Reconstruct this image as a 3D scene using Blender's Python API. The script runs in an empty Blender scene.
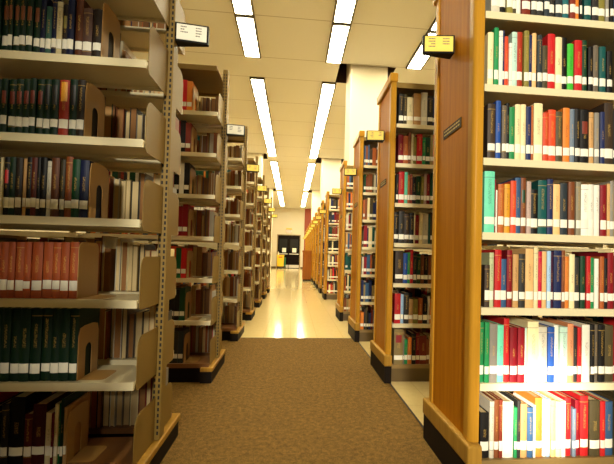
import bpy, bmesh, math, random
from mathutils import Vector, Matrix

# ------------------------------------------------------------------ camera, light, exposure
SC = bpy.context.scene
COL = SC.collection
FPX, CX, CY = 389.85, 330.47, 245.77           # focal length and principal point in pixels of 614x464
YAW, PITCH, ROLL, CAM_H = .0965, .0272, .0258, .9336
cam_d = bpy.data.cameras.new('camera'); cam = bpy.data.objects.new('camera', cam_d); COL.objects.link(cam)
fw = Vector((math.sin(YAW)*math.cos(PITCH), math.cos(YAW)*math.cos(PITCH), math.sin(PITCH)))
r0 = Vector((math.cos(YAW), -math.sin(YAW), 0)); u0 = r0.cross(fw)
rt = math.cos(ROLL)*r0 + math.sin(ROLL)*u0; up = -math.sin(ROLL)*r0 + math.cos(ROLL)*u0
cam.matrix_world = Matrix(((rt.x, up.x, -fw.x, 0), (rt.y, up.y, -fw.y, 0), (rt.z, up.z, -fw.z, CAM_H), (0, 0, 0, 1)))
cam_d.sensor_fit = 'HORIZONTAL'; cam_d.sensor_width = 36; cam_d.lens = 36*FPX/614
cam_d.shift_x = (307-CX)/614; cam_d.shift_y = (CY-232)/614
cam_d.clip_start = .05; cam_d.clip_end = 100
SC.camera = cam

W = bpy.data.worlds.new('world'); SC.world = W; W.use_nodes = True
W.node_tree.nodes['Background'].inputs[0].default_value = (1, .8, .55, 1)
W.node_tree.nodes['Background'].inputs[1].default_value = .02

LAMP = 24.0          # strength of the fluorescent lenses
LAMP_COL = (1, .90, .60, 1)
def spot(name, loc, aim, power, size, blend, col, soft):
    d = bpy.data.lights.new(name, 'SPOT'); o = bpy.data.objects.new(name, d); COL.objects.link(o)
    d.energy = power; d.spot_size = math.radians(size); d.spot_blend = blend; d.color = col; d.shadow_soft_size = soft
    o.location = loc; o.rotation_euler = (Vector(aim)-Vector(loc)).to_track_quat('-Z', 'Y').to_euler()
# fill spot added behind the camera to brighten the right-hand bookcase, no window there
spot('added_fill_spot', (-.25, -3.6, 2.3), (.75, 1.6, 1.25), 980, 44, .7, (1, .93, .74), .35)
spot('added_hot_spot', (-.5, -2.4, 1.2), (1.03, 1.5, .36), 2000, 7, 1.0, (1, .93, .78), .1)  # narrow spot added for the hot patch on the lower right-hand shelves
SC.view_settings.view_transform = 'Standard'; SC.view_settings.look = 'None'
SC.view_settings.exposure = 0.62; SC.view_settings.gamma = 1; SC.view_settings.use_curve_mapping = False

random.seed(7)
# ------------------------------------------------------------------ colours and materials
def lin(c):
    return tuple(((v/255)/12.92 if v/255 <= .04045 else ((v/255+.055)/1.055)**2.4) for v in c)
PAL = {
 'greywhite': ('pale grey', (205,198,178)), 'copper': ('rust brown', (178,95,45)), 'black': ('black', (26,24,24)), 'olive': ('olive', (140,130,62)),
 'darkolive': ('dark olive', (82,72,48)), 'white': ('white', (240,236,222)), 'redbrown': ('reddish brown', (125,48,32)), 'charcoal': ('charcoal', (52,50,48)),
 'slate': ('dark slate', (48,56,62)), 'teal': ('teal', (40,105,110)), 'orange': ('orange', (222,128,50)), 'darkteal': ('dark teal', (24,82,80)),
 'grey': ('grey', (140,134,124)), 'cream': ('cream', (238,222,172)), 'green': ('green', (40,140,80)), 'green2': ('bottle green', (22,88,52)), 'navy': ('navy', (34,44,88)),
 'orangered': ('orange red', (215,75,42)), 'palemint': ('pale mint', (196,228,212)), 'brick': ('brick red', (178,58,38)), 'peach': ('peach', (238,190,128)),
 'red': ('red', (195,36,38)), 'brightgreen': ('bright green', (66,185,56)), 'darkgreen': ('dark green', (26,66,42)), 'greybrown': ('grey brown', (105,94,80)),
 'darkbrown': ('dark brown', (66,52,42)), 'blue': ('blue', (42,84,165)), 'bluegrey': ('blue grey', (116,132,150)), 'tan': ('tan', (205,158,100)),
 'mint': ('mint green', (112,215,178)), 'darkred': ('dark red', (135,24,34)), 'yellow': ('amber yellow', (228,162,48)), 'slateblue': ('slate blue', (58,92,132)),
 'brown': ('brown', (128,72,40)), 'pinkgrey': ('pinkish grey', (188,162,152)), 'greyolive': ('grey olive', (138,130,108)), 'sage': ('sage', (184,190,146)),
 'crimson': ('crimson', (195,24,62)), 'paleblue': ('pale blue', (165,200,235)), 'plum': ('plum', (70,32,58)), 'salmon': ('salmon', (226,150,105)),
 'khaki': ('khaki', (150,130,84)), 'dustyteal': ('dusty teal', (92,146,132)), 'mauve': ('mauve brown', (135,100,88)), 'rust': ('rust orange', (176,84,42)),
 'maroon': ('maroon', (92,28,26)),
}
MAT = {}
def nodes(name):
    m = bpy.data.materials.new(name); m.use_nodes = True; nt = m.node_tree
    return m, nt, nt.nodes['Principled BSDF']
def N(nt, t, **kw):
    n = nt.nodes.new(t)
    for k, v in kw.items(): setattr(n, k, v)
    return n
def math_n(nt, op, a, b=None, c=None):
    n = N(nt, 'ShaderNodeMath', operation=op)
    for i, v in enumerate((a, b, c)):
        if v is None: continue
        if isinstance(v, (int, float)): n.inputs[i].default_value = v
        else: nt.links.new(v, n.inputs[i])
    return n.outputs[0]
def mix(nt, fac, a, b):
    n = N(nt, 'ShaderNodeMix', data_type='RGBA')
    for sock, v in ((n.inputs[0], fac), (n.inputs[6], a), (n.inputs[7], b)):
        if hasattr(v, 'links') or hasattr(v, 'is_output'): nt.links.new(v, sock)
        elif isinstance(v, (int, float)): sock.default_value = v
        else: sock.default_value = (*v[:3], 1)
    return n.outputs[2]
def noise(nt, scale, vec=None, detail=3, stretch=None, rough=.5):
    n = N(nt, 'ShaderNodeTexNoise'); n.inputs['Scale'].default_value = scale; n.inputs['Detail'].default_value = detail; n.inputs['Roughness'].default_value = rough
    if vec is None: vec = N(nt, 'ShaderNodeTexCoord').outputs['Object']
    if stretch:
        mp = N(nt, 'ShaderNodeMapping'); mp.inputs['Scale'].default_value = stretch; nt.links.new(vec, mp.inputs[0]); vec = mp.outputs[0]
    nt.links.new(vec, n.inputs['Vector']); return n.outputs['Fac']
def simple(name, c, rough=.5, metal=0, var=.12, scale=14, stretch=None, bump=0, spec=.5):
    m, nt, b = nodes(name); c = lin(c)
    f = noise(nt, scale, stretch=stretch)
    d = tuple(v*(1-var) for v in c); l = tuple(min(1, v*(1+var)) for v in c)
    nt.links.new(mix(nt, f, d, l), b.inputs['Base Color'])
    b.inputs['Roughness'].default_value = rough; b.inputs['Metallic'].default_value = metal; b.inputs['Specular IOR Level'].default_value = spec
    if bump:
        bn = N(nt, 'ShaderNodeBump'); bn.inputs['Strength'].default_value = bump; bn.inputs['Distance'].default_value = .004
        nt.links.new(f, bn.inputs['Height']); nt.links.new(bn.outputs[0], b.inputs['Normal'])
    MAT[name] = m; return m
simple('steel_tan', (130,104,48), .5, 0, .05, 6, spec=.25)
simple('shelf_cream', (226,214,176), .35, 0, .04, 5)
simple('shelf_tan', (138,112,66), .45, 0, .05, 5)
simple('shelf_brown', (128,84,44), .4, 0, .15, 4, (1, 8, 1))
simple('bookend_tan', (178,138,78), .4, 0, .06, 8)
simple('bracket_dark', (70,58,44), .4, 0, .06, 8)
simple('base_olive', (98,78,42), .45, 0, .08, 6)
simple('kick_black', (24,17,12), .6, 0, .2, 10, spec=.12)
simple('slot_black', (14,11,9), .8, 0, .0)
simple('plaster_white', (236,226,200), .8, 0, .03, 3)
simple('wall_cream', (212,202,178), .8, 0, .03, 2)
simple('recess_dark', (60,34,20), .9, 0, .1, 3)
simple('sign_black', (14,12,10), .5, spec=.12)
simple('paper_white', (242,238,222), .6, 0, .02)
simple('paper_yellow', (248,218,96), .55, 0, .05, 30)
simple('ink_grey', (120,112,100), .7)
simple('page', (214,190,140), .85, 0, .12, 60, (60, 1, 1))
simple('page_old', (150,104,58), .85, 0, .2, 60, (60, 1, 1))
simple('plaque', (70,52,26), .6, 0, .1, spec=.1)
simple('plaque_ink', (190,165,95), .6, 0, spec=.1)
simple('door_dark', (20,10,6), .6, 0, .15, 3, (6, 6, 1), spec=.1)
simple('bar_steel', (190,182,165), .3, .8, .05)
simple('cart_yellow', (236,186,24), .45, 0, .05)
simple('red_panel', (150,62,34), .6, 0, .12, 6)
simple('plain_red', (190,40,30), .5)
simple('plain_green', (40,110,60), .5)
simple('lamp_frame', (70,58,38), .5)
simple('edge_rubber', (34,26,20), .6)
def wood(name, c1, c2, rough):
    m, nt, b = nodes(name)
    f = noise(nt, 5, stretch=(9, 9, .35), detail=6, rough=.6)
    g = noise(nt, 40, stretch=(6, 6, .12), detail=4, rough=.7)
    f2 = math_n(nt, 'ADD', math_n(nt, 'MULTIPLY', f, .65), math_n(nt, 'MULTIPLY', g, .35))
    cr = N(nt, 'ShaderNodeValToRGB'); nt.links.new(f2, cr.inputs[0])
    cr.color_ramp.elements[0].position = .32; cr.color_ramp.elements[0].color = (*lin(c1), 1)
    cr.color_ramp.elements[1].position = .68; cr.color_ramp.elements[1].color = (*lin(c2), 1)
    nt.links.new(cr.outputs[0], b.inputs['Base Color']); b.inputs['Roughness'].default_value = rough; b.inputs['Specular IOR Level'].default_value = .06
    MAT[name] = m
wood('oak_panel', (160,96,12), (192,124,18), .5)
wood('oak_solid', (170,120,34), (194,142,46), .3)
wood('oak_base', (150,112,42), (174,132,56), .4)
wood('cabinet_wood', (134,78,28), (160,98,40), .5)

# carpet: fine brown pile
m, nt, b = nodes('carpet')
tc = N(nt, 'ShaderNodeTexCoord').outputs['Object']
f = math_n(nt, 'ADD', math_n(nt, 'MULTIPLY', noise(nt, 330, tc, 2), .7), math_n(nt, 'MULTIPLY', noise(nt, 40, tc, 4), .3))
cr = N(nt, 'ShaderNodeValToRGB'); nt.links.new(f, cr.inputs[0])
cr.color_ramp.elements[0].position = .36; cr.color_ramp.elements[0].color = (*lin((72,54,28)), 1)
cr.color_ramp.elements[1].position = .64; cr.color_ramp.elements[1].color = (*lin((136,104,50)), 1)
nt.links.new(cr.outputs[0], b.inputs['Base Color']); b.inputs['Roughness'].default_value = .95; b.inputs['Specular IOR Level'].default_value = .1
bn = N(nt, 'ShaderNodeBump'); bn.inputs['Strength'].default_value = .6; bn.inputs['Distance'].default_value = .006
nt.links.new(f, bn.inputs['Height']); nt.links.new(bn.outputs[0], b.inputs['Normal']); MAT['carpet'] = m

# polished cream floor tiles, 30 cm
m, nt, b = nodes('vinyl')
sp = N(nt, 'ShaderNodeSeparateXYZ'); nt.links.new(N(nt, 'ShaderNodeTexCoord').outputs['Object'], sp.inputs[0])
def seam(v, pitch, w, off=0):
    return math_n(nt, 'LESS_THAN', math_n(nt, 'FLOORED_MODULO', math_n(nt, 'ADD', v, off), pitch), w)
s_ = math_n(nt, 'MAXIMUM', seam(sp.outputs[0], .305, .003), seam(sp.outputs[1], .305, .003))
base = mix(nt, noise(nt, 22, detail=5), lin((210,186,126)), lin((224,202,146)))
nt.links.new(mix(nt, math_n(nt, 'MULTIPLY', s_, .5), base, lin((150,120,66))), b.inputs['Base Color'])
nt.links.new(math_n(nt, 'ADD', math_n(nt, 'MULTIPLY', noise(nt, 3, detail=3), .10), .07), b.inputs['Roughness']); b.inputs['Specular IOR Level'].default_value = .6
bn = N(nt, 'ShaderNodeBump'); bn.inputs['Strength'].default_value = .05; bn.inputs['Distance'].default_value = .01
nt.links.new(noise(nt, 2.2, detail=2), bn.inputs['Height']); nt.links.new(bn.outputs[0], b.inputs['Normal']); MAT['vinyl'] = m

# acoustic ceiling panels with thin joints
m, nt, b = nodes('ceiling_panel')
sp = N(nt, 'ShaderNodeSeparateXYZ'); nt.links.new(N(nt, 'ShaderNodeTexCoord').outputs['Object'], sp.inputs[0])
t = math_n(nt, 'FLOORED_MODULO', math_n(nt, 'ADD', sp.outputs[1], -.79), 6.62)
s_ = math_n(nt, 'LESS_THAN', math_n(nt, 'FLOORED_MODULO', t, 1.17), .014)
base = mix(nt, noise(nt, 90, detail=4), lin((230,228,220)), lin((240,238,230)))
nt.links.new(mix(nt, math_n(nt, 'MULTIPLY', s_, .55), base, lin((120,90,50))), b.inputs['Base Color']); b.inputs['Roughness'].default_value = .9
MAT['ceiling_panel'] = m

# fluorescent lens
m, nt, b = nodes('lamp_lens'); b.inputs['Base Color'].default_value = (.9, .9, .85, 1)
b.inputs['Emission Color'].default_value = LAMP_COL; b.inputs['Emission Strength'].default_value = LAMP; MAT['lamp_lens'] = m
m, nt, b = nodes('exit_face'); b.inputs['Base Color'].default_value = (.85, .5, .42, 1)
b.inputs['Emission Color'].default_value = (1, .45, .34, 1); b.inputs['Emission Strength'].default_value = .35; MAT['exit_face'] = m

# book cloth: the colour belongs to each book, with stamped gilt bands and a line of faint lettering down the spine
m, nt, b = nodes('book_cloth')
oi = N(nt, 'ShaderNodeObjectInfo'); tg = N(nt, 'ShaderNodeTexCoord')
sp = N(nt, 'ShaderNodeSeparateXYZ'); nt.links.new(tg.outputs['Generated'], sp.inputs[0])
gx, gy, gz = sp.outputs; rnd = oi.outputs['Random']
front = math_n(nt, 'LESS_THAN', gy, .06)
colm = math_n(nt, 'MULTIPLY', math_n(nt, 'GREATER_THAN', gx, .36), math_n(nt, 'LESS_THAN', gx, .66))
zz = math_n(nt, 'MULTIPLY', math_n(nt, 'GREATER_THAN', gz, .46), math_n(nt, 'LESS_THAN', gz, math_n(nt, 'ADD', math_n(nt, 'MULTIPLY', rnd, .3), .6)))
letters = math_n(nt, 'GREATER_THAN', noise(nt, 260, tg.outputs['Object'], 2), .5)
word = math_n(nt, 'MULTIPLY', math_n(nt, 'MULTIPLY', front, colm), math_n(nt, 'MULTIPLY', zz, letters))
gb = math_n(nt, 'MAXIMUM', math_n(nt, 'COMPARE', gz, .90, .007), math_n(nt, 'COMPARE', gz, .14, .006))
band = math_n(nt, 'MULTIPLY', math_n(nt, 'MULTIPLY', front, gb), math_n(nt, 'GREATER_THAN', rnd, .62))
mark = math_n(nt, 'MULTIPLY', math_n(nt, 'MAXIMUM', word, band), .42)
lum = N(nt, 'ShaderNodeRGBToBW'); nt.links.new(oi.outputs['Color'], lum.inputs[0])
ink = mix(nt, math_n(nt, 'GREATER_THAN', lum.outputs[0], .3), lin((205,165,85)), lin((70,60,60)))
vr = noise(nt, 30, tg.outputs['Object'], 4)
hs = N(nt, 'ShaderNodeHueSaturation'); nt.links.new(oi.outputs['Color'], hs.inputs['Color']); nt.links.new(math_n(nt, 'ADD', math_n(nt, 'MULTIPLY', vr, .35), .82), hs.inputs['Value'])
nt.links.new(mix(nt, mark, hs.outputs[0], ink), b.inputs['Base Color']); b.inputs['Roughness'].default_value = .5; b.inputs['Specular IOR Level'].default_value = .2; MAT['book_cloth'] = m
m, nt, b = nodes('stuff_cloth')
at = N(nt, 'ShaderNodeAttribute', attribute_name='Col')
nt.links.new(at.outputs['Color'], b.inputs['Base Color']); b.inputs['Roughness'].default_value = .5; b.inputs['Specular IOR Level'].default_value = .2; MAT['stuff_cloth'] = m

# ------------------------------------------------------------------ builders
class MB:
    def __init__(s): s.v = []; s.f = []; s.mi = []
    def add(s, vs, fs, mi=0):
        o = len(s.v); s.v += [tuple(p) for p in vs]; s.f += [tuple(i+o for i in f) for f in fs]; s.mi += [mi]*len(fs); return s
    def box(s, x0, x1, y0, y1, z0, z1, mi=0):
        return s.add([(x0,y0,z0),(x1,y0,z0),(x1,y1,z0),(x0,y1,z0),(x0,y0,z1),(x1,y0,z1),(x1,y1,z1),(x0,y1,z1)],
                     [(0,3,2,1),(4,5,6,7),(0,1,5,4),(1,2,6,5),(2,3,7,6),(3,0,4,7)], mi)
    def rbox(s, x0, x1, y0, y1, z0, z1, r=.004, seg=2, mi=0):
        bm = bmesh.new(); bmesh.ops.create_cube(bm, size=1)
        for v in bm.verts: v.co = Vector(((x0+x1)/2+v.co.x*(x1-x0), (y0+y1)/2+v.co.y*(y1-y0), (z0+z1)/2+v.co.z*(z1-z0)))
        bmesh.ops.bevel(bm, geom=bm.edges[:], offset=min(r, .49*min(x1-x0, y1-y0, z1-z0)), segments=seg, affect='EDGES', profile=.5)
        bm.verts.index_update()
        s.add([v.co for v in bm.verts], [[v.index for v in f.verts] for f in bm.faces], mi); bm.free(); return s
    def prism(s, poly, a, b, axis='z', mi=0):
        # poly: 2D outline; extruded along axis from a to b
        P = {'z': lambda p, t: (p[0], p[1], t), 'x': lambda p, t: (t, p[0], p[1]), 'y': lambda p, t: (p[0], t, p[1])}[axis]
        n = len(poly)
        return s.add([P(p, a) for p in poly]+[P(p, b) for p in poly],
                     [tuple(range(n))[::-1], tuple(range(n, 2*n))]+[(i, (i+1) % n, n+(i+1) % n, n+i) for i in range(n)], mi)
    def cyl(s, c, r, a, b, axis='z', n=16, mi=0):
        return s.prism([(c[0]+r*math.cos(2*math.pi*i/n), c[1]+r*math.sin(2*math.pi*i/n)) for i in range(n)], a, b, axis, mi)
    def mesh(s, name, mats):
        me = bpy.data.meshes.new(name); me.from_pydata(s.v, [], s.f)
        for k in ([mats] if isinstance(mats, str) else mats): me.materials.append(MAT[k])
        me.polygons.foreach_set('material_index', s.mi)
        bm = bmesh.new(); bm.from_mesh(me); bmesh.ops.recalc_face_normals(bm, faces=bm.faces[:]); bm.to_mesh(me); bm.free()
        return me
    def build(s, name, mats, parent=None, loc=(0,0,0)):
        return link(name, s.mesh(name, mats), parent, loc)
def link(name, me, parent=None, loc=(0,0,0)):
    o = bpy.data.objects.new(name, me); COL.objects.link(o); o.location = loc
    if parent: o.parent = parent
    return o
def empty(name, loc): 
    o = link(name, None, None, loc); o.empty_display_size = .1; return o
def tag(o, label, cat, group=None, kind=None):
    o['label'] = label; o['category'] = cat
    if group: o['group'] = group
    if kind: o['kind'] = kind
    return o
def struct(o): o['kind'] = 'structure'; return o
KIDS = {}
def copy_tree(o, parent=None):
    c = o.copy(); COL.objects.link(c)
    if parent: c.parent = parent; c.matrix_parent_inverse = o.matrix_parent_inverse
    for ch in list(o.children): copy_tree(ch, c)
    return c
ORD = ['', 'first','second','third','fourth','fifth','sixth','seventh','eighth','ninth','tenth','eleventh','twelfth','thirteenth','fourteenth','fifteenth',
       'sixteenth','seventeenth','eighteenth','nineteenth','twentieth','twenty-first','twenty-second','twenty-third','twenty-fourth','twenty-fifth']
SHELF = ['bottom', 'second', 'third', 'fourth', 'fifth', 'sixth', 'seventh']
# ------------------------------------------------------------------ the setting
CEIL = 4.3
YB, YE, XW = -6.2, 28.0, 5.2          # wall behind the camera, end wall, side walls
CARPET_Y, CARPET_X = 4.43, .74
b = MB(); b.box(-XW, XW, YB, YE, -.05, -.008); struct(b.build('floor', 'vinyl'))
# the vinyl shows beside and beyond the carpet
struct(MB().box(CARPET_X+.012, XW, YB, CARPET_Y+.012, -.0079, 0).box(-XW, XW, CARPET_Y+.012, YE, -.0079, 0).build('floor_vinyl', 'vinyl'))
struct(MB().box(-XW, CARPET_X, YB, CARPET_Y, -.0079, .004).build('floor_carpet', 'carpet'))
struct(MB().box(CARPET_X, CARPET_X+.012, YB, CARPET_Y+.012, -.0079, .005).box(-XW, CARPET_X, CARPET_Y, CARPET_Y+.012, -.0079, .005).build('trim_1', 'edge_rubber'))
COLS = [(.93, 6.70), (.93, 13.30), (.93, 19.95), (-1.76, 13.08), (-1.76, 19.95)]      # columns .66 x .62
holes = [(x-.2, x+.80, y-.03, y+.72) for x, y in COLS]
xs = sorted({-XW, XW, *[h[i] for h in holes for i in (0, 1)]}); ys = sorted({YB, YE, *[h[i] for h in holes for i in (2, 3)]})
b = MB()
for i in range(len(xs)-1):
    for j in range(len(ys)-1):
        cx, cy = (xs[i]+xs[i+1])/2, (ys[j]+ys[j+1])/2
        if any(h[0] < cx < h[1] and h[2] < cy < h[3] for h in holes): continue
        b.add([(xs[i],ys[j],CEIL),(xs[i+1],ys[j],CEIL),(xs[i+1],ys[j+1],CEIL),(xs[i],ys[j+1],CEIL)], [(0,1,2,3)])
struct(b.build('ceiling', 'ceiling_panel'))
for x0, x1, y0, y1 in holes:
    r = MB().box(x0-.02, x1+.02, y0-.02, y1+.02, CEIL+.55, CEIL+.6)
    r.box(x0-.02, x0, y0-.02, y1+.02, CEIL+.001, CEIL+.55).box(x1, x1+.02, y0-.02, y1+.02, CEIL+.001, CEIL+.55)
    r.box(x0, x1, y0-.02, y0, CEIL+.001, CEIL+.55).box(x0, x1, y1, y1+.02, CEIL+.001, CEIL+.55)
    struct(r.build('ceiling_recess', 'recess_dark'))
for x, y in COLS:
    struct(MB().rbox(x, x+.66, y, y+.62, 0, CEIL+.55, .012).build('column', 'plaster_white'))
DX0, DX1, DZ = -1.06, .49, 2.36
w = MB().box(-XW, DX0, YE, YE+.15, 0, CEIL).box(DX1, XW, YE, YE+.15, 0, CEIL).box(DX0, DX1, YE, YE+.15, DZ, CEIL)
struct(w.build('wall_end', 'wall_cream'))
struct(MB().box(-XW, XW, YB-.15, YB, 0, CEIL).build('wall_back', 'wall_cream'))
struct(MB().box(-XW-.15, -XW, YB, YE, 0, CEIL).build('wall_left', 'wall_cream'))
struct(MB().box(XW, XW+.15, YB, YE, 0, CEIL).build('wall_right', 'wall_cream'))
struct(MB().box(-XW, DX0-.08, YE-.02, YE, 0, .12).box(DX1+.08, XW, YE-.02, YE, 0, .12).build('baseboard_end', 'base_olive'))
struct(MB().rbox(.80, 1.46, YE-.06, YE, 0, CEIL, .01).build('trim_2', 'red_panel'))
struct(MB().box(DX0-.06, DX0, YE-.03, YE+.1, 0, DZ+.05).box(DX1, DX1+.06, YE-.03, YE+.1, 0, DZ+.05).box(DX0, DX1, YE-.03, YE+.1, DZ, DZ+.05).build('trim_3', 'shelf_tan'))
struct(MB().box(DX0, DX1, YE+.12, YE+.14, 0, DZ).build('door_backing', 'door_dark'))
mid = (DX0+DX1)/2
for n, (a, c) in enumerate(((DX0, mid-.004), (mid+.004, DX1)), 1):
    d = empty('door_%d' % n, (a, YE, 0)); d['kind'] = 'structure'; wd = c-a
    MB().rbox(.004, wd-.004, .02, .065, .01, DZ-.006, .003).build('door_leaf', 'door_dark', d)
    MB().box(.1, wd-.1, .015, .02, 1.25, 2.1).build('glass_panel', 'slot_black', d)
    MB().rbox(.04, wd-.06, -.06, -.03, 1.0, 1.06, .008).box(.05, .1, -.035, .02, 1.0, 1.06).box(wd-.12, wd-.07, -.035, .02, 1.0, 1.06).build('push_bar', 'bar_steel', d)
    MB().box(.02, wd-.02, .012, .02, .04, .25).build('kick_guard', 'bar_steel', d)
for i, (x, lab) in enumerate(((-.74, 'white notice sheet taped to the dark door beside the yellow cart'), (-.02, 'white notice sheet taped to the dark door farther from the yellow cart'))):
    p = MB().box(0, .28, -.004, 0, 0, .3).build('notice_sheet', 'paper_white', None, (x, YE+.0125, 1.15)); tag(p, lab, 'notice', 'notices on the dark double doors')

# exit sign over the doors
e = empty('exit_sign', (-.49, YE, 2.53)); tag(e, 'small lit exit sign above the dark double doors at the far end', 'exit sign')
MB().rbox(0, .40, -.10, 0, 0, .24, .01).build('housing', 'shelf_tan', e)
MB().box(.015, .385, -.104, -.1, .015, .225).build('face', 'exit_face', e)
MB().rbox(-.01, .41, -.11, 0, .24, .33, .01).build('lamp_cover', 'cart_yellow', e)
L = MB(); hx = .045
def bars(L, x, segs):
    for (a, b_, c, d_) in segs: L.box(x+a, x+b_, -.107, -.1041, .06+c, .06+d_)
bars(L, .05, [(0,.014,0,.12),(0,.06,0,.016),(0,.05,.052,.068),(0,.06,.104,.12)])
for s in (-1, 1):
    y0, y1 = (.06, .18) if s > 0 else (.18, .06)
    L.prism([(.135, y0), (.151, y0), (.199, y1), (.183, y1)], -.107, -.1041, 'y')
bars(L, .225, [(0,.015,0,.12)])
bars(L, .265, [(0,.075,.104,.12),(.03,.045,0,.12)])
L.build('lettering', 'plain_red', e)

# ------------------------------------------------------------------ ceiling lights
fr = MB().box(-.14, .14, 0, 1.15, -.012, .02).mesh('housing', 'lamp_frame')
ln = MB().box(-.112, .112, .04, 1.11, -.0165, -.0121).mesh('lens', 'lamp_lens')
proto = empty('ceiling_light', (0, 0, CEIL)); link('housing', fr, proto); link('lens', ln, proto)
ROWS = [(-.765, 'left row over the aisle'), (.61, 'right row over the aisle'), (2.03, 'row beyond the wooden bookcases')]
BAYS = ['closest run', 'second run away', 'third run away', 'farthest run']
first = True
for x, rn in ROWS:
    for j in range(4):
        for i in range(5):
            if j == 0 and i == 0: continue        # no lamp over the front aisle, whose shelf fronts stay dim
            o = proto if first else copy_tree(proto); first = False
            o.location = (x, .80+6.62*j+1.17*i, CEIL-.0205)
            tag(o, 'white fluorescent ceiling light, %s of %s in %s, %s' % (ORD[i+(1 if j else 0)], 'five' if j else 'four', BAYS[j], rn), 'ceiling light', 'fluorescent lights in the '+rn)

# ------------------------------------------------------------------ bookcases
def arc(cx, cy, r, a0, a1, n=6):
    return [(cx+r*math.cos(math.radians(a0+(a1-a0)*i/n)), cy+r*math.sin(math.radians(a0+(a1-a0)*i/n))) for i in range(n+1)]
ZR = lambda k: .133+.305*k
ZL = lambda k: .139+.305*k
YR = lambda k: 1.50+1.38*k
YL = lambda k: 1.53+1.364*k
XR, XL, DR, DL = .715, -.583, .47, .53

def shelf_mesh(x0, x1, yf, yb, mat):
    s = 1 if yb > yf else -1
    m = MB(); lo, hi = sorted((yf, yb)); m.box(x0, x1, lo, hi, -.012, 0)
    a, b_ = sorted((yf, yf+s*.012)); m.box(x0, x1, a, b_, -.030, -.012)
    a, b_ = sorted((yb, yb-s*.012)); m.box(x0, x1, a, b_, -.024, -.012)
    return m.mesh('shelf', mat)
def bracket_mesh(x, t, yf, yb, mat, zb=-.04, zt=.165, r=.05):
    s = 1 if yb > yf else -1
    poly = [(yb, zb), (yb, zt)] + [(yf+s*r-s*r*math.sin(math.radians(a)), zt-r+r*math.cos(math.radians(a))) for a in range(0, 91, 15)] + [(yf, zb+.012), (yf+s*.012, zb)]
    return MB().prism(poly, x, x+t, 'x').mesh('end_bracket', mat)

def right_case():
    r = empty('bookcase', (XR, YR(0), 0))
    MB().box(.008, .034, .045, .425, .205, 2.28).build('end_panel', 'oak_panel', r)
    def stile(flip):
        p = [(.04, 0), (.04, .052), (0, .052), (0, .02)] + [(.02-.02*math.cos(math.radians(a)), .02-.02*math.sin(math.radians(a))) for a in range(0, 91, 15)]
        if flip: p = [(x, DR-y) for x, y in p]
        return MB().prism(p, .212, 2.275)
    stile(0).build('stile', 'oak_solid', r); stile(1).build('stile', 'oak_solid', r)
    MB().rbox(-.012, .05, -.012, DR+.012, 2.2755, 2.345, .01).build('top_cap', 'oak_solid', r)
    MB().rbox(-.018, .042, -.032, DR+.032, .13, .2115, .009).build('base_rail', 'oak_base', r)
    MB().box(-.012, .04, -.024, DR+.024, 0, .1295).build('kick_board', 'kick_black', r)
    MB().box(.0405, 1.86, .03, .44, 0, .102).build('plinth', 'base_olive', r)
    for x in (.047, .947, 1.83): MB().rbox(x, x+.03, .215, .255, .103, 2.26, .003).build('upright_post', 'steel_tan', r)
    MB().box(.041, 1.86, 0, DR, 2.262, 2.275).box(.041, 1.86, 0, .012, 2.235, 2.262).box(.041, 1.86, DR-.012, DR, 2.235, 2.262).build('top_canopy', 'steel_tan', r)
    sm = {}
    for si, (xa, xb) in enumerate(((.05, .946), (.979, 1.828))):
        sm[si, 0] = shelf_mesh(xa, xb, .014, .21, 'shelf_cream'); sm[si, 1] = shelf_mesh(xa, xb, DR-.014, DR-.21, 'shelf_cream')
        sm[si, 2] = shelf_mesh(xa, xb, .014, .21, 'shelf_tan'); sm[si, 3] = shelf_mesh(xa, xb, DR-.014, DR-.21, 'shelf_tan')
    bf = bracket_mesh(.0445, .003, .022, .212, 'bracket_dark'); bb = bracket_mesh(.0445, .003, DR-.022, DR-.212, 'bracket_dark')
    for k in range(7):
        for si in (0, 1):
            for side in (0, 1):
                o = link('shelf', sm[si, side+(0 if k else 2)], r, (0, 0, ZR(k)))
                if si == 0 and k: link('end_bracket', (bf, bb)[side], o)
    p = MB().box(.0045, .008, .135, .335, 1.518, 1.562).build('plaque', 'plaque', r)
    q = MB()
    for z in (1.530, 1.546):
        y = .15
        while y < .315:
            l = random.uniform(.012, .03); q.box(.0041, .0045, y, min(y+l, .322), z, z+.007); y += l+.006
    q.build('engraved_lines', 'plaque_ink', p)
    return r

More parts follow.
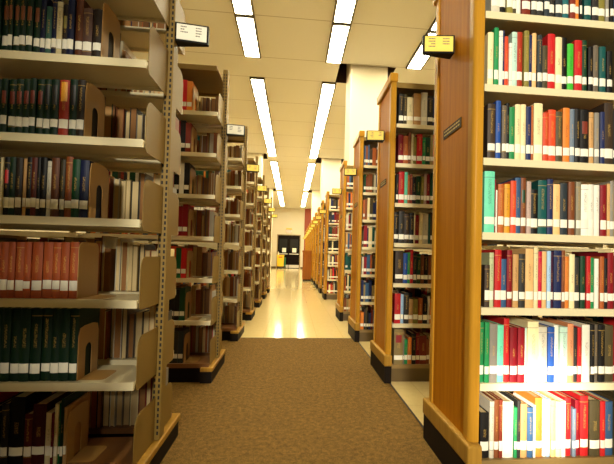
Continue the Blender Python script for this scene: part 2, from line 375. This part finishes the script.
def left_case():
    r = empty('bookcase', (XL, YL(0), 0))
    def post(x):
        m = MB().rbox(x-.007, x+.031, .245, .310, .116, 2.40, .003)
        for i in range(88):
            z = .14+i*.0254
            for q in (.002, .021):
                m.box(x+q-.004, x+q+.004, .2446, .2455, z, z+.015, 1); m.box(x+q-.004, x+q+.004, .3095, .3104, z, z+.015, 1)
        return m
    for x in (0, -.92, -1.84): post(x).build('upright_post', ['steel_tan', 'slot_black'], r)
    MB().rbox(-.05, .038, -.02, DL+.02, .0855, .1155, .006).build('base_end', 'oak_base', r)
    MB().box(-.05, .03, -.012, DL+.012, 0, .085).build('kick_board', 'kick_black', r)
    MB().box(-1.86, -.051, .012, DL-.012, 0, .108).build('plinth', 'kick_black', r)
    MB().box(-1.86, -.0075, 0, DL-.03, 2.297, 2.309).box(-1.86, -.0075, 0, .012, 2.272, 2.297).box(-1.86, -.0075, DL-.042, DL-.03, 2.272, 2.297).build('top_canopy', 'steel_tan', r)
    sm = {}
    for si, (xa, xb) in enumerate(((-.888, .0065), (-1.808, -.930))):
        for lo in (0, 1):
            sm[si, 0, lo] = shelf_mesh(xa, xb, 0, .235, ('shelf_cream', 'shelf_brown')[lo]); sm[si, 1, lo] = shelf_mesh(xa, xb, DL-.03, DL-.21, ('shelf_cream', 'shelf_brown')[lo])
    bf = bracket_mesh(.0067, .0022, .022, .2445, 'steel_tan'); bb = bracket_mesh(.0067, .0022, DL-.045, DL-.2195, 'steel_tan')
    b0 = bracket_mesh(.0067, .0022, .022, .2445, 'steel_tan', -.02), bracket_mesh(.0067, .0022, DL-.045, DL-.2195, 'steel_tan', -.02)
    for k in range(7):
        for si in (0, 1):
            for side in (0, 1):
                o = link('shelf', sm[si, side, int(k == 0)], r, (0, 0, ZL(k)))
                if si == 0: link('end_bracket', b0[side] if k == 0 else (bf, bb)[side], o)
    return r

def sign(x, y, s, paper, lab):
    # s=+1 sticks out to +x, -1 to -x
    r = empty('aisle_sign', (x, y, 0)); tag(r, lab, 'sign', 'shelf range signs')
    # wedge-shaped holder, thick at the post and thin at the tip, a card on each face
    w0, w1, L_ = .028, .010, .142
    MB().prism([(0, -w0), (s*L_, -w1), (s*L_, w1), (0, w0)], 1.882, 1.966).box(*sorted((-s*.006, s*.004)), -.012, .012, 1.90, 1.95).build('holder', 'sign_black', r)
    def face(fy, x, o):                      # y on the face at distance x from the post, o metres proud of it
        return fy*(w0+(w1-w0)*x/L_+o)
    for fy in (-1, 1):
        def slab(m, xa, xb, za, zb, o0, o1):
            return m.prism([(s*xa, face(fy, xa, o0)), (s*xb, face(fy, xb, o0)), (s*xb, face(fy, xb, o1)), (s*xa, face(fy, xa, o1))], za, zb)
        p = slab(MB(), .007, L_-.007, 1.890, 1.960, .0003, .0016).build('card', paper, r)
        for cxx in (.024, .088):
            q = MB()
            for i, zz in enumerate((1.946, 1.934, 1.922, 1.91)):
                wv = random.choice((.02, .026, .032))
                if i == 3 and cxx < .05: continue
                xx = cxx
                while wv > .004:
                    l = min(wv, random.uniform(.005, .009)); slab(q, xx, xx+l-.0015, zz, zz+.005, .0017, .0022); xx += l; wv -= l
            q.build('printed_lines', 'ink_grey', p)
    return r

RK = [k for k in range(16) if k != 4]
LK = list(range(7))
rc = right_case(); lc = left_case()
for n, k in enumerate(RK):
    o = rc if n == 0 else copy_tree(rc); o.location.y = YR(k)
    tag(o, 'oak-ended bookcase with cream shelves, %s from the camera along the right of the aisle' % ORD[n+1], 'bookcase', 'wood-ended bookcases')
    sign(XR, YR(k)+DR/2, -1, 'paper_yellow', 'yellow card sign on the oak panel of the %s wood-ended bookcase' % ORD[n+1])
for n, k in enumerate(LK):
    o = lc if n == 0 else copy_tree(lc); o.location.y = YL(k)
    tag(o, 'tan steel bookcase with slotted post, %s from the camera along the left of the aisle' % ORD[n+1], 'bookcase', 'steel bookcases')
    sign(XL+.0315, YL(k)+.2775, 1, 'paper_white' if k < 2 else 'paper_yellow', '%s card sign on the slotted post of the %s steel bookcase' % ('white' if k < 2 else 'yellow', ORD[n+1]))

# the next steel bookcase along, just outside the frame, which shades the front of the foremost one
o = copy_tree(lc); o.location.y = YL(-1)
tag(o, 'tan steel bookcase with slotted post, just beside the camera on the left', 'bookcase', 'steel bookcases')

# ------------------------------------------------------------------ books
label_box = {}
def make_book(x, y, z, w, h, d, col, lab, group, panel='', flip=False, call=True, page='page', depth=1.0):
    t = .0028 if w > .012 else .0015
    bow = min(.004, w*.16)
    out = [(w, d)] + [(w, bow)] + [(w*(1-i/6), bow-bow*math.sin(math.pi*i/6)) for i in range(1, 6)] + [(0, bow), (0, d), (t, d), (t, bow+t), (w-t, bow+t), (w-t, d)]
    m = MB(); n = len(out)
    # U-shaped case: build as strips so that the outline may be concave
    nb = 9
    outer = [(w, d), (w, bow)] + [(w*(1-i/6), bow-bow*math.sin(math.pi*i/6)) for i in range(1, 6)] + [(0, bow), (0, d)]
    inner = [(w-t, d), (w-t, bow+t)] + [(t+(w-2*t)*(1-i/6), bow+t) for i in range(1, 6)] + [(t, bow+t), (t, d)]
    K = len(outer)
    vs = [(p[0], p[1], 0) for p in outer]+[(p[0], p[1], h) for p in outer]+[(p[0], p[1], 0) for p in inner]+[(p[0], p[1], h) for p in inner]
    fs = []
    for i in range(K-1):
        fs += [(i, i+1, K+i+1, K+i), (2*K+i+1, 2*K+i, 3*K+i, 3*K+i+1), (K+i, K+i+1, 3*K+i+1, 3*K+i), (i+1, i, 2*K+i, 2*K+i+1)]
    fs += [(0, K, 3*K, 2*K), (K-1, 3*K-1, 4*K-1, 2*K-1)]
    m.add(vs, fs)
    o = m.build('book', 'book_cloth', None, (x, y, z))
    if flip: o.rotation_euler = (0, 0, math.pi); o.location = (x+w, y, z)
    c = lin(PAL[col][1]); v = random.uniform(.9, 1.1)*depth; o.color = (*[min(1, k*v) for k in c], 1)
    tag(o, lab, 'book', group)
    MB().box(t, w-t, bow+t, d-.004, .003, h-.004).build('page_block', page, o)
    def strip(name, z0, z1, xa, xb, mat, off):
        p = [(xa*w+(xb-xa)*w*i/6) for i in range(7)]
        yy = lambda q: bow-bow*math.sin(math.pi*q/w)
        mm = MB(); vs = [(q, yy(q)-off, zz) for zz in (z0, z1) for q in p]+[(q, yy(q)-.0001, zz) for zz in (z0, z1) for q in p]
        fs = []
        for i in range(6): fs += [(i, i+1, 8+i, 7+i), (i, 14+i, 15+i, i+1), (7+i, 8+i, 22+i, 21+i), (15+i, 14+i, 21+i, 22+i)]
        fs += [(0, 7, 21, 14), (6, 20, 27, 13)]
        mm.add(vs, fs); return mm.build(name, mat, o)
    if call and not flip: strip('call_label', .032+random.uniform(-.004, .004), .066+random.uniform(-.003, .003), .03, .97, 'paper_white', .0006)
    if panel and not flip:
        if col == 'brick': a, b_ = .62, .96
        elif col == 'khaki': a, b_ = .62, .84
        elif panel == 'black': a, b_ = .55, .9
        else: a, b_ = .55, .78
        nm = 'm_'+panel
        if nm not in MAT: simple(nm, PAL[panel][1], .45)
        s_ = strip('title_panel', h*a, h*b_, .18, .82, nm, .0005)
    return o
def size_word(w, h):
    return 'thick ' if w > .037 else 'slim ' if w < .0135 else 'tall ' if h > .248 else 'short ' if h < .19 else ''

ROWDATA = [
('A', 6, '-15.8 40.9 232 greywhite; 26.7 50.8 232 copper; 79.1 37.6 232 greywhite; 118.2 27.2 232 black; 146.9 27.3 232 olive; 175.7 16.7 232 darkolive; 192.8 19.5 232 white; 213.8 38.2 232 redbrown; 255.9 26.9 232 charcoal; 283.2 28.8 232 charcoal; 312.4 24.3 232 slate; 337.1 26.7 232 charcoal; 367.8 31.1 232 slate; 401.2 27.3 232 teal; 428.9 26.3 232 redbrown; 455.6 20 232 orange; 476 10.7 232 black; 494.6 31.6 232 darkteal; 532.5 31.7 232 charcoal; 564.6 31.4 232 olive; 596.4 15.7 232 grey; 612.5 17.1 232 black'),
('A', 5, '70.4 24.8 226 cream; 96.6 19.7 246 green; 116.9 16.4 233 white; 133.7 9.5 238 navy; 143.9 16.5 215 orangered; 160.8 12.1 184 white; 173.6 23.1 233 palemint; 197.4 25.9 238 brick; 225.3 22.6 241 olive; 248.6 15.3 228 navy; 264.6 18.7 237 peach; 285.4 21.4 229 slate; 307.9 23.8 185 darkolive; 332.4 33.9 239 red; 367.2 29.4 227 cream; 398.1 26.4 231 black; 425.3 28 207 brightgreen; 454.1 34.4 222 red; 489.3 20.4 223 darkgreen; 513.7 22 195 black; 536.5 23.7 203 greybrown; 566.5 29.3 202 darkteal; 606.2 25.5 188 black'),
('A', 4, '74.7 33.4 231 darkbrown; 110.1 21.3 245 blue; 132.5 19.3 224 greybrown; 152.8 14.3 236 black; 168.1 24.5 222 green; 193.7 25.6 235 cream; 220.4 21.6 237 cream; 243 21.7 229 navy; 265.7 8.3 235 copper; 275 38.3 244 cream; 314.4 27 206 orangered; 342.5 33.4 223 orangered; 377 29.3 217 darkolive; 407.4 30.5 234 orange; 439 21.1 231 bluegrey; 461.1 24.3 233 black; 486.6 38.2 232 black redbrown; 525.9 21.3 222 tan; 548.3 22.5 221 grey; 571.8 20.4 224 navy; 593.3 40.9 266 darkbrown'),
('A', 3, '61.4 44.2 252 mint; 106.6 5 221 darkred; 112.6 9.1 177 white; 122.7 25.3 202 copper; 149 24.3 203 yellow; 174.4 24.4 217 orangered; 199.9 24.5 233 slateblue; 225.4 22.5 234 brown darkgreen; 248.9 19.5 219 pinkgrey; 269.5 30.9 187 black; 301.4 38.3 227 darkteal; 340.7 26 233 navy; 367.7 30.2 213 peach; 399 32.4 219 slate; 433.5 28.3 225 brown; 462.9 23.2 225 greyolive; 487.1 34.9 216 white; 523.1 24.4 218 white; 548.6 24.5 216 white; 574.1 28.8 217 darkred; 604 13.9 223 tan; 619 17.2 236 grey'),
('A', 2, '69.2 22 172 darkbrown; 92.1 19 223 sage; 112.2 28.1 236 red; 142.3 24.2 198 slateblue; 167.6 22.2 235 darkred; 190.8 24.3 219 tan; 216.2 26.5 221 charcoal; 243.7 34.7 243 peach; 279.4 18.4 250 cream; 298.9 16.4 233 crimson; 316.3 19.6 234 peach; 336.9 16.5 236 paleblue; 354.5 12.4 233 plum; 369 34.2 240 navy; 404.2 14.6 241 brown; 419.8 17.7 215 orange; 438.6 24 225 cream; 463.7 25.2 213 charcoal; 489.9 22.1 219 darkgreen; 513 19 219 red; 533 19 213 green; 553.1 19.1 209 white; 573.2 19.1 219 copper; 593.4 14.9 212 black; 609.3 28.8 237 darkred'),
('A', 1, '54.1 18.8 243 green; 74 19.9 243 green; 94.8 33.9 237 grey; 129.8 28 231 mint; 158.8 24.1 258 red; 183.9 30.3 223 darkred; 215.2 30.4 223 darkred; 246.6 10.1 221 palemint; 257.7 47.9 248 cream; 306.6 38.9 226 greywhite; 346.6 29.8 226 blue; 377.4 20.6 233 white; 399.1 33.1 227 palemint; 433.2 27 240 salmon; 461.3 16.7 224 charcoal; 479 17.7 226 red; 497.8 34.6 237 white; 533.4 17.9 238 black; 552.3 16.8 238 greybrown; 570.2 29.6 238 black; 601.9 38.2 235 darkolive'),
('A', 0, '63.9 36.6 181 black; 101.5 18.9 227 greywhite; 121.4 19.9 234 brown; 142.2 15 234 redbrown; 158.2 45 225 white; 204.2 13.1 203 green; 218.3 14.1 231 charcoal; 233.4 28.3 217 tan; 262.6 25.3 202 slateblue; 288.9 9.1 211 white; 299.1 30.5 240 orange; 330.6 15.3 235 white; 346.9 17.4 234 paleblue; 365.3 19.5 230 peach; 385.8 24.7 225 cream; 411.5 16.5 227 white; 429 27.9 238 red; 457.9 16.6 195 bluegrey; 475.6 18.7 228 darkred; 496.3 35.4 246 red; 532.8 46.1 230 darkolive; 580.9 23.1 225 red; 605.1 36.9 222 slateblue'),
('B', 6, '69.5 36.6 238 charcoal; 109 24 234 darkolive; 134.4 48.1 215 cream; 184 58.2 246 tan; 243.7 48.4 257 white; 293.6 42.9 232 charcoal'),
('B', 5, '70.4 39.3 222 darkred; 111.2 38 217 copper; 150.7 21.2 247 brown; 173.3 14.1 228 cream; 188.8 26.9 215 olive; 217.2 42.5 237 red; 261.2 22.7 212 green; 285.4 35.6 213 darkgreen'),
('B', 4, '58.8 19.6 222 black; 79.8 43.5 244 red; 124.7 23.9 242 mint; 150 18.3 220 copper; 169.7 16.9 227 redbrown; 188.1 29.6 208 black; 219.1 35.3 216 darkgreen; 255.9 22.7 211 olive; 280 19.9 240 pinkgrey; 301.3 25.6 234 darkred'),
('B', 3, '51.5 33.5 237 black; 86.4 43.3 245 charcoal; 131.2 37.9 226 darkbrown; 170.4 33.7 234 black; 205.6 9.9 242 cream; 216.9 29.6 222 darkred; 247.9 28.2 237 cream; 277.6 41.1 231 greywhite'),
('B', 2, '65.1 61.3 246 darkbrown; 127.8 32.1 230 blue; 161.4 21 237 green; 183.8 22.4 258 red; 207.6 26.7 232 charcoal; 235.8 28.1 226 darkgreen; 265.3 25.4 219 brown; 292.1 32.5 227 black'),
('B', 1, '69 45.8 225 red; 116.2 22.3 219 paleblue; 141.3 37.7 233 charcoal; 180.4 32.2 186 tan; 213.9 37.8 187 olive; 253.2 33.7 194 copper; 288.3 35.2 202 black'),
('B', 0, '68.7 70.7 260 khaki darkred; 140.8 8.3 213 grey; 150.5 25 186 green; 177 30.7 200 orange; 209 29.3 227 black; 239.8 28 234 darkred; 269.2 53.3 214 redbrown'),
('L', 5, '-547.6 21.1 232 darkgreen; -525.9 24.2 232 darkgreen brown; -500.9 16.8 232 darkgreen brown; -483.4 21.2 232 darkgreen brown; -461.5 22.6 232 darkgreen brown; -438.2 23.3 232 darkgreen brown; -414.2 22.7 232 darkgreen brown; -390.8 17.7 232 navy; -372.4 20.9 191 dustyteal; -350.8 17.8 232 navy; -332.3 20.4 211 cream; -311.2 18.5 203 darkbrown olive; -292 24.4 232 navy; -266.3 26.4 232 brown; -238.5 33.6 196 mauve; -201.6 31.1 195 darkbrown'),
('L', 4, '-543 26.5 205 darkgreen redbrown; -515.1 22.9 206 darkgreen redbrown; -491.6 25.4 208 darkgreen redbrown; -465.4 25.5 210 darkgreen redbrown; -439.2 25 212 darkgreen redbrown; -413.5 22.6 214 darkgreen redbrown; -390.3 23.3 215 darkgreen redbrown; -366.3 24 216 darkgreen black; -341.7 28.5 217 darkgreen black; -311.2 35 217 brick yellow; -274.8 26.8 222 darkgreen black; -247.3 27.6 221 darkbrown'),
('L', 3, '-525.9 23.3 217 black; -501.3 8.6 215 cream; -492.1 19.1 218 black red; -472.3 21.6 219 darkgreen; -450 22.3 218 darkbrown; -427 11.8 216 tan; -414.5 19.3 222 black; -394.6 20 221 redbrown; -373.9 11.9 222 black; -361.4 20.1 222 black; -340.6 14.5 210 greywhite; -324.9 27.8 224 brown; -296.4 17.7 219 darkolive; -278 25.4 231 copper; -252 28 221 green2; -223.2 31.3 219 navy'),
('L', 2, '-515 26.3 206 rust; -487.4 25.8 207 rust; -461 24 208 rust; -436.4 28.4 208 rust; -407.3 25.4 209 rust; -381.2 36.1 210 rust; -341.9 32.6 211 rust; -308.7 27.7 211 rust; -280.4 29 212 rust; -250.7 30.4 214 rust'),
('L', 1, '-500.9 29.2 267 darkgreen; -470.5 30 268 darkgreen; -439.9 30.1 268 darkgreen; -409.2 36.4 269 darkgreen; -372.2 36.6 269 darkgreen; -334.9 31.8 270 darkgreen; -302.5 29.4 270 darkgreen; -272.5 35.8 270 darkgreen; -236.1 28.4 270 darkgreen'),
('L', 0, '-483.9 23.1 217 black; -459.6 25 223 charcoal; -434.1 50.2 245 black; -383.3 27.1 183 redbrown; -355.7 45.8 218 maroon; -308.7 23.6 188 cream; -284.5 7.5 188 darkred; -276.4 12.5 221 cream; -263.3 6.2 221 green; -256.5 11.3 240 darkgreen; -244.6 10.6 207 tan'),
]
last = {}
for case, k, txt in ROWDATA:
    items = [t.split() for t in txt.split(';')]
    items = [(float(i[0])/1000, float(i[1])/1000, int(i[2])/1000, i[3], i[4] if len(i) > 4 else '') for i in items]
    if case != 'L': items = [i for i in items if i[0] > .049]
    N_ = len(items)
    for n, (x, w, h, col, pan) in enumerate(items):
        h = min(h, .268); d = min(.17, .1+h*.28)*random.uniform(.93, 1.05)
        if h < .2: d *= .93
        w = max(.004, w-.0006)
        cn = PAL[col][0]; sz = size_word(w, h)
        if case == 'A':
            lab = '%s%s book, %s from the oak panel, %s shelf up, foremost wooden bookcase' % (sz, cn, ORD[n+1], SHELF[k])
            X, Y, Z, g = XR+x, YR(0)+.020+random.uniform(0, .012), ZR(k), 'books on the foremost wooden bookcase'
        elif case == 'B':
            lab = '%s%s book, %s from the oak panel, %s shelf up, second wooden bookcase' % (sz, cn, ORD[n+1], SHELF[k])
            X, Y, Z, g = XR+x, YR(1)+.020+random.uniform(0, .012), ZR(k), 'books on the second wooden bookcase'
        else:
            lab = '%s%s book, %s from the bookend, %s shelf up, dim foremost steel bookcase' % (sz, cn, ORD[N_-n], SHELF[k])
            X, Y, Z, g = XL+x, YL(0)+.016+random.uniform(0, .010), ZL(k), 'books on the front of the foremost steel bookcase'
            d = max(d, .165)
        lab = lab.replace('bottom shelf up', 'bottom shelf')
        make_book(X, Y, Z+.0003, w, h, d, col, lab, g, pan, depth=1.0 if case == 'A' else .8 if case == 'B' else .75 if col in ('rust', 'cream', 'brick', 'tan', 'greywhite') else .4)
    last[case, k] = (items[0][0], items[-1][0]+items[-1][1])

# books on the far side of the foremost steel bookcase, seen by their page edges through the gap
BACKC = ['cream', 'tan', 'greywhite', 'greybrown', 'brown', 'charcoal', 'khaki', 'redbrown', 'grey', 'darkbrown']
for k in range(6):
    x = -.004 if k else -.012; n = 0
    while n < 8:
        w = random.uniform(.018, .034); h = random.uniform(.19, .245) if k != 5 else random.uniform(.15, .175); col = random.choice(BACKC[:4] if k == 5 else BACKC)
        x -= w+.002; n += 1
        lab = '%s book seen pages outward, %s from the post, %s shelf up behind gap' % (PAL[col][0], ORD[n], SHELF[k])
        make_book(XL+x, YL(0)+DL-.035, ZL(k)+.0003, w, h, random.uniform(.145, .16), col, lab.replace('bottom shelf up', 'bottom shelf'), 'books on the far side of the foremost steel bookcase', flip=True, page=random.choice(('page', 'page_old', 'page')))
    last['LB', k] = x

# everything past the three hundred largest books: one mass of smaller, farther books
SB = MB(); SCOL = []
SP = [v[1] for v in PAL.values()]
DARKER = ['black', 'darkred', 'darkgreen', 'brown', 'charcoal', 'navy', 'red', 'copper', 'darkolive', 'tan', 'cream', 'redbrown', 'darkbrown', 'slateblue', 'greywhite', 'orange', 'darkteal', 'khaki']
EDGE = [(214,184,128), (184,140,84), (150,104,58), (120,80,44), (202,190,160), (146,104,58), (168,120,66), (156,88,46)]
def sbox(x0, x1, y0, y1, z0, z1, c):
    SB.box(x0, x1, y0, y1, z0, z1); c = lin(c); SCOL.extend([(*c, 1)]*6)
def stuff_row(X0, X1, Yf, s, Z, edge=False):
    # s=+1: spines face -y at Yf
    x = X0
    theme = random.choice(DARKER) if random.random() < .25 else None
    while x < X1-.012:
        w = min(random.uniform(.012, .04), X1-x-.001); h = random.uniform(.18, .25); d = random.uniform(.14, .17)
        c = random.choice(EDGE) if edge else PAL[theme if theme and random.random() < .7 else random.choice(DARKER)][1]
        y0 = Yf+s*random.uniform(0, .012); a, b_ = sorted((y0, y0+s*d))
        sbox(x, x+w, a, b_, Z+.0003, Z+h, c)
        if edge:
            q = random.choice(DARKER)
            sbox(x, x+.003, a-.003, b_, Z+.0003, Z+h+.003, PAL[q][1])
        elif random.random() < .92:
            f = y0-s*.0006; a2, b2 = sorted((f, y0)); sbox(x+.001, x+w-.001, a2, b2, Z+.034, Z+.066, (240,236,222))
        x += w+random.uniform(.0005, .002)
for k in RK:
    ln_ = .885 if k < 4 else .45
    for j in range(7):
        x0 = XR+.056
        if k == 0: x0 = XR+last['A', j][1]+.002
        elif k == 1: x0 = XR+last['B', j][1]+.002
        stuff_row(x0, XR+ln_, YR(k)+.022, 1, ZR(j))
        stuff_row(XR+.056, XR+ln_, YR(k)+DR-.022, -1, ZR(j))
TAIL = [('slate', 'charcoal', 'slate'), ('darkgreen', 'black', 'black'), ('red', 'green2', 'orangered'), ('darkred', 'darkred', 'darkred'), ('black', 'white', 'black'), ('redbrown', 'black', 'darkred'), ('orange', 'red', 'red')]
for k in LK:
    ln_ = .88 if k < 4 else .6
    for j in range(7):
        if k == 0:
            x1 = XL+(last['L', j][0] if j < 6 else -.2)-.002
            stuff_row(XL-.88, x1, YL(0)+.018, 1, ZL(j))
            stuff_row(XL-.88, XL+(last['LB', j] if j < 6 else -.01)-.004, YL(0)+DL-.205, 1, ZL(j), True)
        else:
            x1 = XL-(.18 if k == 1 else .245+random.uniform(0, .03))
            if k == 1:                       # the three books against each bookend of the second steel bookcase
                for cn in TAIL[j]:
                    w = .036 if cn != 'white' else .032; h = random.uniform(.215, .235); x1 -= w+.001
                    sbox(x1, x1+w, YL(k)+.018, YL(k)+.18, ZL(j)+.0003, ZL(j)+h, PAL[cn][1])
                    sbox(x1+.002, x1+w-.002, YL(k)+.0174, YL(k)+.018, ZL(j)+.034, ZL(j)+.066, (240,236,222))
            stuff_row(XL-ln_, x1, YL(k)+.018, 1, ZL(j))
            stuff_row(XL-ln_, XL-.012, YL(k)+DL-.205, 1, ZL(j), True)
me = SB.mesh('books', 'stuff_cloth'); at_ = me.attributes.new('Col', 'FLOAT_COLOR', 'FACE')
at_.data.foreach_set('color', [v for c in SCOL for v in c])
o = link('books', me); tag(o, 'rows of smaller books filling the farther shelves down both sides', 'books', None, 'stuff')

# ------------------------------------------------------------------ bookends
def bookend(X, Y, Z, h, hole, lab, dep=.165):
    r = empty('bookend', (X, Y, Z)); tag(r, lab, 'bookend', 'steel bookends')
    yc = dep/2; hw = .024; hz = h*.52; rr = .03
    top = [(y_, z_) for y_, z_ in arc(dep-rr, h-rr, rr, 0, 90, 5)] + [(y_, z_) for y_, z_ in arc(rr, h-rr, rr, 90, 180, 5)]
    m = MB(); t = .0022
    if hole:
        # plate with an arched opening, as a strip between the arch and the outer edge
        n = 24
        innr = [(yc+hw, .0)] + arc(yc, hz, hw, 0, 180, n-2) + [(yc-hw, 0)]
        def outer(i):
            f = i/(len(innr)-1); path = [(dep, 0)]+top+[(0, 0)]
            L_ = [0]
            for p, q in zip(path, path[1:]): L_.append(L_[-1]+math.dist(p, q))
            s_ = f*L_[-1]
            for a in range(len(path)-1):
                if s_ <= L_[a+1]+1e-9:
                    u = (s_-L_[a])/max(1e-9, L_[a+1]-L_[a]); return (path[a][0]+u*(path[a+1][0]-path[a][0]), path[a][1]+u*(path[a+1][1]-path[a][1]))
            return path[-1]
        # spread the arch points evenly along its legs
        pth = [(yc+hw, z_) for z_ in (0, hz*.25, hz*.5, hz*.75)] + arc(yc, hz, hw, 0, 180, 8) + [(yc-hw, z_) for z_ in (hz*.75, hz*.5, hz*.25, 0)]
        innr = pth; K = len(pth); out = [outer(i) for i in range(K)]
        vs = [(0, *p) for p in out]+[(0, *p) for p in pth]+[(t, *p) for p in out]+[(t, *p) for p in pth]; fs = []
        for i in range(K-1): fs += [(i, i+1, K+i+1, K+i), (2*K+i, 3*K+i, 3*K+i+1, 2*K+i+1), (i, 2*K+i, 2*K+i+1, i+1), (K+i, K+i+1, 3*K+i+1, 3*K+i)]
        fs += [(0, K, 3*K, 2*K), (K-1, 3*K-1, 4*K-1, 2*K-1)]
        m.add(vs, fs)
    else: m.prism([(0, 0), (dep, 0)]+top, 0, t, 'x')
    m.build('upright_plate', 'bookend_tan', r)
    MB().prism([(t, .012), (.06, .012)]+arc(.072, .03, .018, -90, 0, 3)+arc(.072, dep-.03, .018, 0, 90, 3)+[(t, dep-.012)], 0, .0015).build('foot', 'bookend_tan', r)
    return r
for j in range(6):
    x = last['L', j][1]
    bookend(XL+x+.003, YL(0)+.02, ZL(j)+.0004, (.19, .20, .215, .22, .225, .235)[j], j != 2, 'tan %s bookend on the %s%s of the foremost steel bookcase' % ('arched' if j != 2 else 'plain', SHELF[j], ' shelf' if j == 0 else ' shelf up'), .15)
for j in range(7):
    bookend(XL-.176, YL(1)+.02, ZL(j)+.0004, .2, True, 'tan arched bookend on the %s%s of the second steel bookcase' % (SHELF[j], ' shelf' if j == 0 else ' shelf up'))

# ------------------------------------------------------------------ low wooden cabinet beside the aisle and the yellow cart by the doors
c = empty('cabinet', (.38, 14.46, 0)); tag(c, 'low reddish wooden cabinet standing out into the aisle before the far bookcases', 'cabinet')
MB().box(.012, .308, .012, .43, .06, 1.06).build('body', 'cabinet_wood', c)
MB().rbox(-.012, .322, -.014, .45, 1.0605, 1.13, .008).build('top', 'cabinet_wood', c)
MB().rbox(0, .04, -.004, .0115, .06, 1.06, .003).rbox(.28, .32, -.004, .0115, .06, 1.06, .003).rbox(.04, .28, -.004, .0115, .98, 1.06, .003).rbox(.04, .28, -.004, .0115, .06, .14, .003).build('front_frame', 'cabinet_wood', c)
MB().box(.02, .30, .03, .42, 0, .0595).build('plinth', 'kick_black', c)
c = empty('janitor_cart', (-1.05, 26.75, 0)); tag(c, 'yellow cleaning cart parked in front of the dark doors', 'cart')
m = MB(); m.add([(.03,.03,.16),(.45,.03,.16),(.45,.42,.16),(.03,.42,.16),(0,0,.92),(.48,0,.92),(.48,.45,.92),(0,.45,.92)], [(0,3,2,1),(4,5,6,7),(0,1,5,4),(1,2,6,5),(2,3,7,6),(3,0,4,7)])
m.build('bag', 'cart_yellow', c)
MB().rbox(-.01, .49, -.01, .46, .921, .96, .008).build('rim', 'cart_yellow', c)
MB().box(.12, .36, -.012, -.006, .76, .82).build('red_mark', 'plain_red', c)
MB().rbox(.02, .62, .02, .44, .10, .155, .01).build('platform', 'kick_black', c)
MB().rbox(.50, .60, .06, .40, .156, .78, .02).build('side_bag', 'plain_green', c)
for x, y in ((.06, .06), (.06, .4), (.58, .06), (.58, .4)):
    MB().cyl((y, .05), .05, x-.012, x+.012, 'x').build('wheel', 'kick_black', c)
d = MB().cyl((0, 0), .045, 0, .16).cyl((0, 0), .018, .16, .21).build('spray_bottle', 'plaster_white', None, (-.96, 26.9, .9605)); tag(d, 'white bottle standing on top of the yellow cleaning cart', 'bottle')
